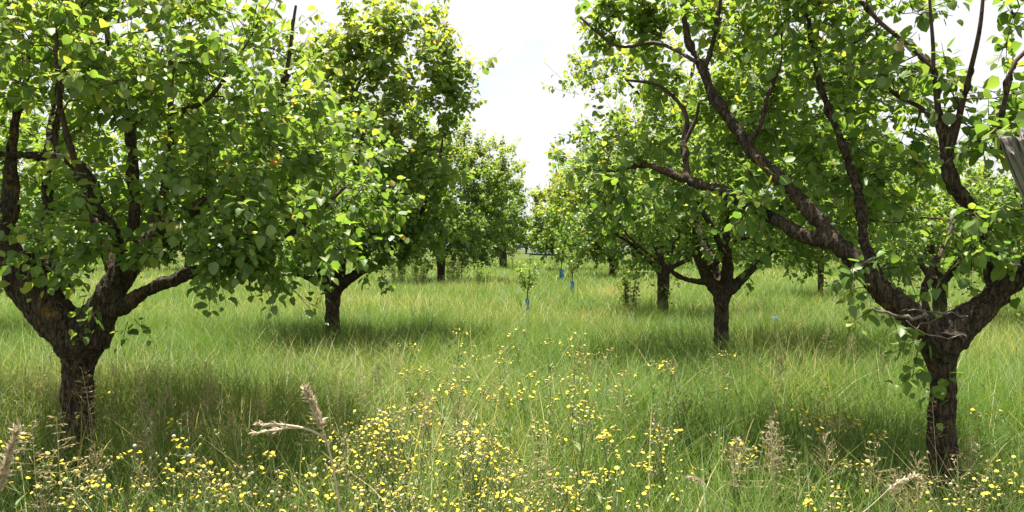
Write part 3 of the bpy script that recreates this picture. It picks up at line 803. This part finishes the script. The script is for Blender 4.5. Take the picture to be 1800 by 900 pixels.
head_mesh = Geo(); head_geo(head_mesh, np.zeros(3), np.array([0, 0, 1.0]), .0080)
head_mesh = head_mesh.mesh('flower_head', [M['yellow'], M['stem']])
fl_mesh = Geo(); ball_geo(fl_mesh, np.zeros(3), .0068, 0, .8)
fl_mesh = fl_mesh.mesh('seed_clock', [M['fluff']])

near_protos, far_protos = [], []
for k in range(7):
    nh = (9, 12, 15, 18, 21, 12, 24)[k]
    st, heads = flower_plan(nh, RNG.uniform(.50, .66), RNG.uniform(.07, .14))
    ny = int(len(heads) * (.5, .45, .6, .4, .35, .55, .3)[k])
    buds = heads[ny:]
    nf = len(buds) // 10
    for c, u_ in buds[nf:]:
        ball_geo(st, c, RNG.uniform(.003, .005), 1, 1.6, u_)
    near_protos.append((st.mesh('stem', [M['stem'], M['bud']]), heads[:ny], buds[:nf]))
for k in range(6):
    st, heads = flower_plan((6, 9, 12, 9, 15, 6)[k], RNG.uniform(.46, .60), RNG.uniform(.06, .12))
    ny = int(len(heads) * .5)
    for c, u_ in heads[:ny]:
        head_geo(st, c, u_, .0100, 1, 0)
    for c, u_ in heads[ny:]:
        ball_geo(st, c, .006, 2, 1.3, u_)
    far_protos.append(st.mesh('wildflower', [M['stem'], M['yellow'], M['bud']]))


def orient(o, u_):
    o.rotation_mode = 'QUATERNION'
    o.rotation_quaternion = Vector((0, 0, 1)).rotation_difference(Vector(u_))


FG = 'yellow wildflowers in the meadow'
near = []
tries = 0
clumps = [(60, 820, 90, 12), (330, 850, 130, 10), (450, 830, 80, 10), (620, 780, 90, 26), (700, 760, 60, 14), (560, 860, 90, 12), (860, 800, 110, 26), (900, 860, 120, 22), (1030, 800, 40, 8), (1150, 790, 60, 9),
          (760, 850, 120, 14), (1290, 800, 60, 3), (1440, 860, 30, 4), (1635, 870, 25, 3), (1770, 840, 60, 8), (160, 840, 70, 10), (1050, 870, 110, 9), (1400, 840, 120, 3), (400, 790, 60, 4)]
for cx, cy, sp, n in clumps:
    for _ in range(int(n * .56 + .5)):
        px = RNG.normal(cx, sp * .55); py = min(max(RNG.normal(cy, 20), 735), 930)
        H = EYE - .58
        near.append((px, F * H / (py - HY)))
for px, dd in near:
    k = int(RNG.integers(0, 7))
    sm, ys, fs_ = near_protos[k]
    p = at(px, HY, dd)
    big = dd < 3.35
    o = thing('wildflower', 'yellow flowering weed with branched stem and small round heads near the front', 'wildflower', (p[0], dd, 0), FG, RNG.uniform(0, 6.28))
    s = RNG.uniform(.85, 1.12); o.scale = (s, s, s)
    link('stem', sm, o)
    for c, u_ in ys:
        h = link('flower_head', head_mesh, o, c); orient(h, u_)
        s2 = RNG.uniform(.75, 1.15); h.scale = (s2, s2, s2)
    for c, u_ in fs_:
        link('seed_clock', fl_mesh, o, c)
mid = []
for cx, cy, sx, sy, n in ((940, 680, 150, 45, 60), (800, 690, 60, 40, 18), (1100, 690, 80, 40, 16), (950, 625, 70, 15, 12), (1160, 625, 60, 15, 8), (830, 608, 30, 5, 4), (1250, 640, 40, 15, 2),
                          (720, 640, 50, 20, 8), (1480, 720, 60, 20, 6), (1420, 740, 90, 20, 5), (300, 720, 160, 20, 8), (560, 700, 60, 15, 4), (1680, 690, 30, 10, 2), (1600, 740, 80, 20, 4), (80, 700, 60, 20, 5)):
    for _ in range(int(n * .42 + .5)):
        py = max(RNG.normal(cy, sy), 592)
        mid.append((RNG.normal(cx, sx), F * (EYE - .53) / (py - HY)))
for px, dd in mid:
    p = at(px, HY, dd)
    o = link('wildflower', far_protos[int(RNG.integers(0, 6))], None, (p[0], dd, 0))
    o.rotation_euler = (0, 0, RNG.uniform(0, 6.28)); s = RNG.uniform(.85, 1.15); o.scale = (s, s, s)
    tag(o, 'small yellow flowered weed standing in the grass farther up the alley', 'wildflower', FG + ' farther back', 'thing')
print('flowers', len(near), len(mid))


# ------------------------------------------------------------------ seeding grass stems
def seed_grass(h, kind):
    st, pn = Geo(), Geo()
    a = RNG.uniform(0, 6.3)
    lean = np.array([math.cos(a), math.sin(a), 0]) * RNG.uniform(.05, .2) * h
    C = catmull(np.array([[0, 0, 0], [*(lean[:2] * .3), h * .5], [*(lean[:2]), h]]), .06)
    tube(st, C, np.linspace(.0018, .0009, len(C)), 3, cap=False)
    L_ = .13 if kind == 0 else .17
    for t in np.linspace(0, 1, 9 if kind == 0 else 8):
        i = -1
        base = C[-1] * (1 - 0) - np.array([lean[0] * .2, lean[1] * .2, L_]) * (1 - t)
        n = 3 if t < .8 else 2
        for q in range(n):
            az = RNG.uniform(0, 6.3)
            ln_ = (.035 if kind == 0 else .055) * (1.05 - t) + .012
            dv = np.array([math.cos(az) * ln_, math.sin(az) * ln_, ln_ * (.9 if kind == 0 else .25)])
            tube(pn, np.array([base, base + dv * .6, base + dv]), [.0005, .0005, .0004], 3, cap=False)
            m = 3
            for w in range(m):
                c = base + dv * (.45 + .28 * w)
                ax = norm(dv + np.array([0, 0, -.01 if kind else .02]) + RNG.normal(0, .008, 3))
                add_leaves(pn, c[None], ax[None], rand_dir()[None], np.array([RNG.uniform(.010, .016)]), np.array([.5]), 1, 0, .4)
    return st.mesh('stalk', [M['straw']]), pn.mesh('seed_head', [M['panicle']])


sg = [seed_grass(RNG.uniform(.55, .75), k % 2) for k in range(8)]
seeds = []
for cx, cy, sx, sy, n in ((250, 680, 220, 35, 40), (110, 640, 60, 20, 8), (420, 760, 120, 40, 12), (1340, 650, 90, 20, 7), (1380, 770, 90, 40, 7), (1560, 700, 110, 50, 10), (1450, 820, 160, 30, 12),
                          (800, 720, 120, 40, 10), (1100, 760, 150, 50, 12), (1200, 620, 60, 12, 8), (80, 830, 80, 20, 8), (1700, 800, 80, 40, 10), (600, 660, 100, 20, 8)):
    for _ in range(n):
        py = max(RNG.normal(cy, sy), 600)
        if RNG.random() < .75: seeds.append((RNG.normal(cx, sx), F * (EYE - .62) / (py - HY)))
for px, dd in seeds:
    p = at(px, HY, max(dd, 2.2))
    o = thing('seeding_grass', 'tall thin grass stem with a brownish feathery seed head', 'grass stem', (p[0], p[1], 0), 'seeding grass stems in the meadow', RNG.uniform(0, 6.28))
    s = RNG.uniform(.85, 1.2); o.scale = (s, s, s)
    a, b = sg[int(RNG.integers(0, 8))]
    link('stalk', a, o); link('seed_head', b, o)


# ------------------------------------------------------------------ pale dry reed stalks in the foreground
def plume(g, P, r, n, ln_, seed=0):
    for i in range(n):
        t = RNG.uniform(0, 1)
        k = t * (len(P) - 1); i0 = int(k); c = P[i0] + (P[min(i0 + 1, len(P) - 1)] - P[i0]) * (k - i0)
        ax = norm(norm(P[-1] - P[0]) * .8 + RNG.normal(0, .38, 3))
        prof = r * (math.sin(min(1, t * 1.15 + .12) * math.pi) ** .6 + .15)
        add_leaves(g, (c + rand_dir() * prof * .5)[None], ax[None], rand_dir()[None], np.array([ln_ * RNG.uniform(.6, 1.2)]), np.array([.5]), 1, 0, .28)


def dry_stalk(label, stem_px, plume_px, D, rpx=2.2, branch=None, base=None, pr=.010, count=260, bract=.022):
    stem = catmull(np.array(limb(D, [(x, y, 0, rpx) for x, y in stem_px])), .03)
    b = np.array([stem[0, 0], D, 0.0])
    root = thing('dry_stalk', label, 'dry grass stalk', b)
    stem = np.vstack([np.array([[b[0] + .03, D, 0, stem[0, 3]]]), stem])
    stem[:, 3] *= np.linspace(1.2, .7, len(stem))
    g = Geo(); tube(g, stem[:, :3], stem[:, 3], 6)
    link('stalk', shift(g, b).mesh('stalk', [M['straw']]), root)
    g = Geo()
    PP = catmull(np.array([at(x, y, D) for x, y in plume_px]), .01)
    plume(g, PP, pr, count, bract)
    tube(g, PP, np.linspace(.0022, .0008, len(PP)), 5)
    link('seed_head', shift(g, b).mesh('seed_head', [M['straw']]), root)
    for br in branch or ():
        g = Geo()
        C = catmull(np.array(limb(D, [(x, y, dz, r) for x, y, dz, r in br])), .012)
        tube(g, C[:, :3], C[:, 3], 5)
        plume(g, C[len(C) // 2:, :3], .003, 40, .02)
        link('bent_leaf', shift(g, b).mesh('bent_leaf', [M['straw']]), root)
    return root


dry_stalk('pale dry reed with a feathery tip and folded side leaves above the yellow flowers', [(600, 930), (592, 860), (578, 790), (566, 750)], [(566, 752), (560, 730), (550, 708), (537, 684)], 2.1, 2.0,
          [[(573, 775, 0, 1.6), (558, 762, -.01, 2.2), (535, 753, -.02, 2.6), (505, 748, -.03, 2.6), (478, 745, -.04, 1.2), (455, 745, -.04, .6)],
           [(570, 770, 0, 1.2), (540, 755, .01, 1.6), (510, 752, .02, 2.0), (480, 757, .03, 1.4), (446, 761, .03, .6)]])
dry_stalk('blurred beige dry stalk slanting in at the lower left corner', [(-25, 930), (-5, 870)], [(-5, 870), (8, 825), (20, 785), (29, 755)], 1.7, 1.8, pr=.0035)
dry_stalk('arching dry stalk with drooping oat like head beneath the nearest right trunk', [(1480, 930), (1530, 890), (1560, 862)], [(1560, 862), (1585, 845), (1605, 838), (1618, 846)], 2.6, .9, pr=.010, count=110, bract=.02)
dry_stalk('short dry seed stalk with bent beige head right of the flowers', [(1280, 900), (1255, 865), (1240, 852)], [(1240, 852), (1225, 842), (1208, 840)], 2.8, .8, pr=.008, count=90, bract=.018)
dry_stalk('upright beige panicle stalk among grass left of the nearest right trunk', [(1362, 880), (1357, 800), (1355, 778)], [(1355, 785), (1356, 765), (1357, 745)], 3.0, .8, pr=.045, count=60, bract=.018)

# ------------------------------------------------------------------ leaning grey post at the right edge
pm = plain_material('weathered_wood', (.035, .030, .026), (.26, .235, .21), 120, .95, stretch=(1, 1, .045), bump=1.0)
D = 2.5
top = at(1795, 243, D); basep = np.array([2.36, D, 0])
ax = norm(top - basep); Lp = np.linalg.norm(top - basep)
g = Geo(); rings = 150; k = 72; V = []
for i in range(rings):
    t = i / (rings - 1)
    for j in range(k):
        a = j / k * 2 * math.pi
        ca, sa = math.cos(a), math.sin(a)
        r = 1.04 - .08 * t + .06 * noise.noise(Vector((ca * 1.6, sa * 1.6, t * 1.5)))
        r += .035 * noise.noise(Vector((ca * 6, sa * 6, t * 4))) + .03 * noise.noise(Vector((ca * 18, sa * 18, t * 9)))
        for c0, wd, dp in ((4.3, .05, .34), (3.7, .04, .05), (1.9, .08, .2), (5.3, .06, .1), (.6, .06, .15)):
            c1 = c0 + .12 * noise.noise(Vector((c0, t * 3, 0)))
            r -= dp * (0.35 + .65 * t) * math.exp(-((a - c1) / wd) ** 2)
        h = t * Lp
        e = max(0, (i - rings + 8) / 7)
        h += e * (.05 * noise.noise(Vector((ca * 2.2, sa * 2.2, 1))) + .03 * noise.noise(Vector((ca * 7, sa * 7, 4))))
        r *= .064 * (1 - .10 * e ** 3)
        V.append((r * ca, r * sa, h))
Fq = [(i * k + j, i * k + (j + 1) % k, (i + 1) * k + (j + 1) % k, (i + 1) * k + j) for i in range(rings - 1) for j in range(k)]
g.add(V, Fq)
rim = np.array(V)[(rings - 1) * k:]
inner = rim * [.5, .5, 1] - [0, 0, .012] + np.stack([0 * rim[:, 0], 0 * rim[:, 0], RNG.normal(0, .004, k)], -1)
g.add(np.vstack([rim, inner, inner.mean(0)[None] - [0, 0, .01]]), [(j, (j + 1) % k, k + (j + 1) % k, k + j) for j in range(k)])
g.add(np.vstack([inner, inner.mean(0)[None] - [0, 0, .01]]), [(j, (j + 1) % k, k) for j in range(k)])
o = link('leaning_post', g.mesh('leaning_post', [pm]), None, basep)
o.rotation_mode = 'QUATERNION'; o.rotation_quaternion = Vector((0, 0, 1)).rotation_difference(Vector(ax))
tag(o, 'weathered grey wooden post with cracked top leaning in at the right edge', 'post')


# ------------------------------------------------------------------ saplings with blue guards
def sapling(label, px, dist, h, cr, guard, gw=.045, gh=.58, leaf=.06, n=26, pale=False, lean=0.0):
    p = at(px, HY, dist); b = np.array([p[0], dist, 0])
    root = thing('sapling', label, 'sapling', b, 'young trees planted in the alley')
    wood, thin, cr_ = Geo(), Geo(), Geo()
    z0 = h * .45
    C = catmull(np.array([[0, 0, 0], [lean * .3, 0, z0 * .6], [lean, 0, z0]]), .08)
    tube(wood, C, np.linspace(.016, .012, len(C)), 7)
    for q in range(5):
        a = q * 2.5; e = np.array([lean + math.cos(a) * cr * .7, math.sin(a) * cr * .7, h * RNG.uniform(.75, 1.0)])
        m = np.array([lean, 0, z0]) + (e - [lean, 0, z0]) * [.65, .65, .4]
        C = catmull(np.array([[lean, 0, z0 - .02], m, e]), .06)
        tube(wood, C, np.linspace(.009, .003, len(C)), 5)
        for u in range(n):
            c = C[int(RNG.uniform(.25, 1) * (len(C) - 1))] + RNG.normal(0, .05 * h, 3) * .6
            add_leaves(cr_, c[None], norm(RNG.normal(0, 1, 3) - [0, 0, .5])[None], norm(RNG.normal(0, .5, 3) + [0, 0, 1])[None], np.array([leaf * RNG.uniform(.7, 1.2)]), np.array([np.clip(RNG.normal(.5 + (.3 if u % 5 == 0 else 0), .15), 0, .9)]), 1)
    link('trunk', wood.mesh('trunk', [M['twig']]), root)
    link('crown', cr_.mesh('crown', [M['leaf_pale' if pale else 'leaf']]), root)
    if guard:
        g = Geo(); k = 14; V = []
        for z, f in ((.0, 1), (.2, 1.02), (gh * .7, .98), (gh, 1.05), (gh, .97), (gh * .7, .9), (.2, .94), (0, .92)):
            for j in range(k):
                a = j / k * 2 * math.pi
                V.append((gw * f * math.cos(a) * (1.1 if j % 5 else .95), gw * f * math.sin(a), z + (.012 * math.sin(2 * a) if z == gh else 0)))
        g.add(V, [(i * k + j, i * k + (j + 1) % k, (i + 1) * k + (j + 1) % k, (i + 1) * k + j) for i in range(7) for j in range(k)])
        link('tree_guard', g.mesh('tree_guard', [M['blue']]), root)
    return root


sapling('small leafy sapling in a blue plastic guard standing nearest in the mown alley', 927, 15.9, 1.32, .26, True, .034, .43, .072, 46)
sapling('thin pale sapling in a blue guard, middle one of the three guarded saplings', 1006, 22.6, 1.5, .2, True, .05, .49, .07, 44, True)
sapling('dark stemmed sapling in a wide blue guard, farthest of the guarded saplings', 987, 33, 1.9, .35, True, .08, .56, .12, 50)
sapling('bright yellow green young tree without guard at the end of the left row', 901, 44, 2.2, .3, False, leaf=.12, n=30, pale=True)
sapling('young tree with thin dark stem right of the weedy left trunk', 812, 33, 2.1, .6, False, leaf=.10, n=60)
g = Geo(); k = 12
V = [(.06 * math.cos(j / k * 6.283) * f, .06 * math.sin(j / k * 6.283) * f, z) for z, f in ((0, 1), (.2, 1.02), (.29, 1.05), (.29, .95), (.2, .92), (0, .9)) for j in range(k)]
g.add(V, [(i * k + j, i * k + (j + 1) % k, (i + 1) * k + (j + 1) % k, (i + 1) * k + j) for i in range(5) for j in range(k)])
p = at(1362, HY, 13.5)
o = link('tree_guard', g.mesh('tree_guard', [M['blue']]), None, (p[0], 13.5, 0))
tag(o, 'empty blue plastic tree guard nearly hidden in grass right of the second right trunk', 'tree guard')


# ------------------------------------------------------------------ shrubs and weed clumps
def bush(name, label, cat, px, dist, h, rad, nst, nl, leaf, mat, width=.6, group=None, tone=.5, px_off=0):
    p = at(px, HY, dist); b = np.array([p[0], dist, 0])
    root = thing(name, label, cat, b, group)
    st, fo = Geo(), Geo()
    for q in range(nst):
        a = RNG.uniform(0, 6.3); r0 = rad * RNG.uniform(0, .5); r1 = rad * RNG.uniform(.3, 1)
        hh = h * RNG.uniform(.6, 1.05)
        C = catmull(np.array([[r0 * math.cos(a), r0 * math.sin(a), 0], [(r0 + r1) * .45 * math.cos(a), (r0 + r1) * .45 * math.sin(a), hh * .55], [r1 * math.cos(a), r1 * math.sin(a), hh]]), .08)
        tube(st, C, np.linspace(.006, .002, len(C)), 4, cap=False)
        i = (RNG.uniform(.15, 1, nl) * (len(C) - 1)).astype(int)
        az = RNG.uniform(0, 6.3, nl)
        axx = np.stack([np.cos(az), np.sin(az), RNG.uniform(-.3, .8, nl)], -1)
        add_leaves(fo, C[i] + norm(axx) * .02, axx, norm(RNG.normal(0, .4, (nl, 3)) + [0, 0, 1]), leaf * RNG.uniform(.6, 1.2, nl), np.clip(RNG.normal(tone, .18, nl), 0, 1), 1, 0, width)
    link('stem', st.mesh('stem', [M['twig'] if cat == 'shrub' else M['stem']]), root)
    link('foliage', fo.mesh('foliage', [mat]), root)
    return root


bush('shrub', 'small round green shrub in dry grass right of the weedy left trunk', 'shrub', 848, 26, 1.05, .5, 26, 40, .075, M['leaf'], .6)
bush('shrub', 'upright leafy green sucker bush just left of the third right trunk', 'shrub', 1106, 16.2, 1.15, .28, 18, 34, .07, M['leaf'], .8, tone=.6)
W_ = 'tall pale weeds round the third left trunk'
for px, dist, h, lab in ((700, 29, 1.2, 'pale tall weed clump, leftmost of those round the weedy left trunk'), (738, 28.6, 1.4, 'pale tall weed clump touching the left side of the weedy trunk'), (798, 28.8, 1.3, 'pale tall weed clump touching the right side of the weedy trunk')):
    bush('weed_clump', lab, 'weeds', px, dist, h, .55, 30, 36, .08, M['leaf_pale'], .35, W_, .6)

# ------------------------------------------------------------------ sky, sun, camera
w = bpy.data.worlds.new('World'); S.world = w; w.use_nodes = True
N, L = w.node_tree.nodes, w.node_tree.links
N.clear()
EL, AZ = math.radians(78), math.radians(-25)       # azimuth from +Y, negative = to the left
sky = N.new('ShaderNodeTexSky'); sky.sky_type = 'NISHITA'; sky.sun_disc = False
sky.sun_elevation = EL; sky.sun_rotation = AZ
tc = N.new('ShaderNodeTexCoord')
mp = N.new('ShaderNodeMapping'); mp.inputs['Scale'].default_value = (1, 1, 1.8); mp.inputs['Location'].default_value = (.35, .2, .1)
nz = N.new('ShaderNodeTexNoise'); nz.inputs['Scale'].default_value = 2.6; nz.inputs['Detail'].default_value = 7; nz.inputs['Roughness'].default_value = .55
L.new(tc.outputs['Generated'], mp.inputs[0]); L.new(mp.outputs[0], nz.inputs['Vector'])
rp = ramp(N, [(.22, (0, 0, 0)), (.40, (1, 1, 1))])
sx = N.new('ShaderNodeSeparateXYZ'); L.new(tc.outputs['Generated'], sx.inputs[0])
th = N.new('ShaderNodeMapRange'); th.inputs['From Min'].default_value = .45; th.inputs['From Max'].default_value = 1.0  # cloud cover thinned toward the unseen zenith to cut ambient light and deepen shadows
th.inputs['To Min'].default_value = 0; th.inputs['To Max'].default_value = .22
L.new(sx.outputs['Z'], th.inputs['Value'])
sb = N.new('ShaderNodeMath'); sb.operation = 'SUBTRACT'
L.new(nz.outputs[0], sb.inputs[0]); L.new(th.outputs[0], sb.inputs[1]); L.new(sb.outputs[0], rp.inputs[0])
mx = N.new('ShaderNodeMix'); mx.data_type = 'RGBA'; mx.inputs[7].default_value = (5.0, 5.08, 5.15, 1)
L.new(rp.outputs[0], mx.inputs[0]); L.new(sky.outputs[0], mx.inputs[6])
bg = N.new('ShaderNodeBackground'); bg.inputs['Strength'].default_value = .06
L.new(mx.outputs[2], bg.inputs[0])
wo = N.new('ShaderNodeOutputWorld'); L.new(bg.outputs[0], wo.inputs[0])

sd = bpy.data.lights.new('sun', 'SUN'); sd.energy = 5.0; sd.angle = math.radians(.5); sd.color = (1, .95, .86)
so = link('sun', sd)
dirv = Vector((math.sin(AZ) * math.cos(EL), math.cos(AZ) * math.cos(EL), math.sin(EL)))
so.rotation_euler = dirv.to_track_quat('Z', 'Y').to_euler()
so.location = (0, 0, 20)

cd = bpy.data.cameras.new('camera'); co = link('camera', cd)
co.location = (0, 0, EYE); co.rotation_euler = (math.radians(90), 0, 0)
cd.sensor_width = 36; cd.lens = 36 * F / 1800; cd.shift_y = -(450 - HY) / 1800
cd.clip_start = .05; cd.clip_end = 4000
S.camera = co
S.view_settings.view_transform = 'Standard'; S.view_settings.look = 'None'; S.view_settings.gamma = 1
S.view_settings.exposure = 1.78
S.view_settings.use_curve_mapping = False
S.render.engine = 'CYCLES'
c = S.cycles
c.max_bounces = 10; c.diffuse_bounces = 6; c.glossy_bounces = 2; c.transmission_bounces = 6; c.transparent_max_bounces = 4
c.use_denoising = True; c.sample_clamp_indirect = 6
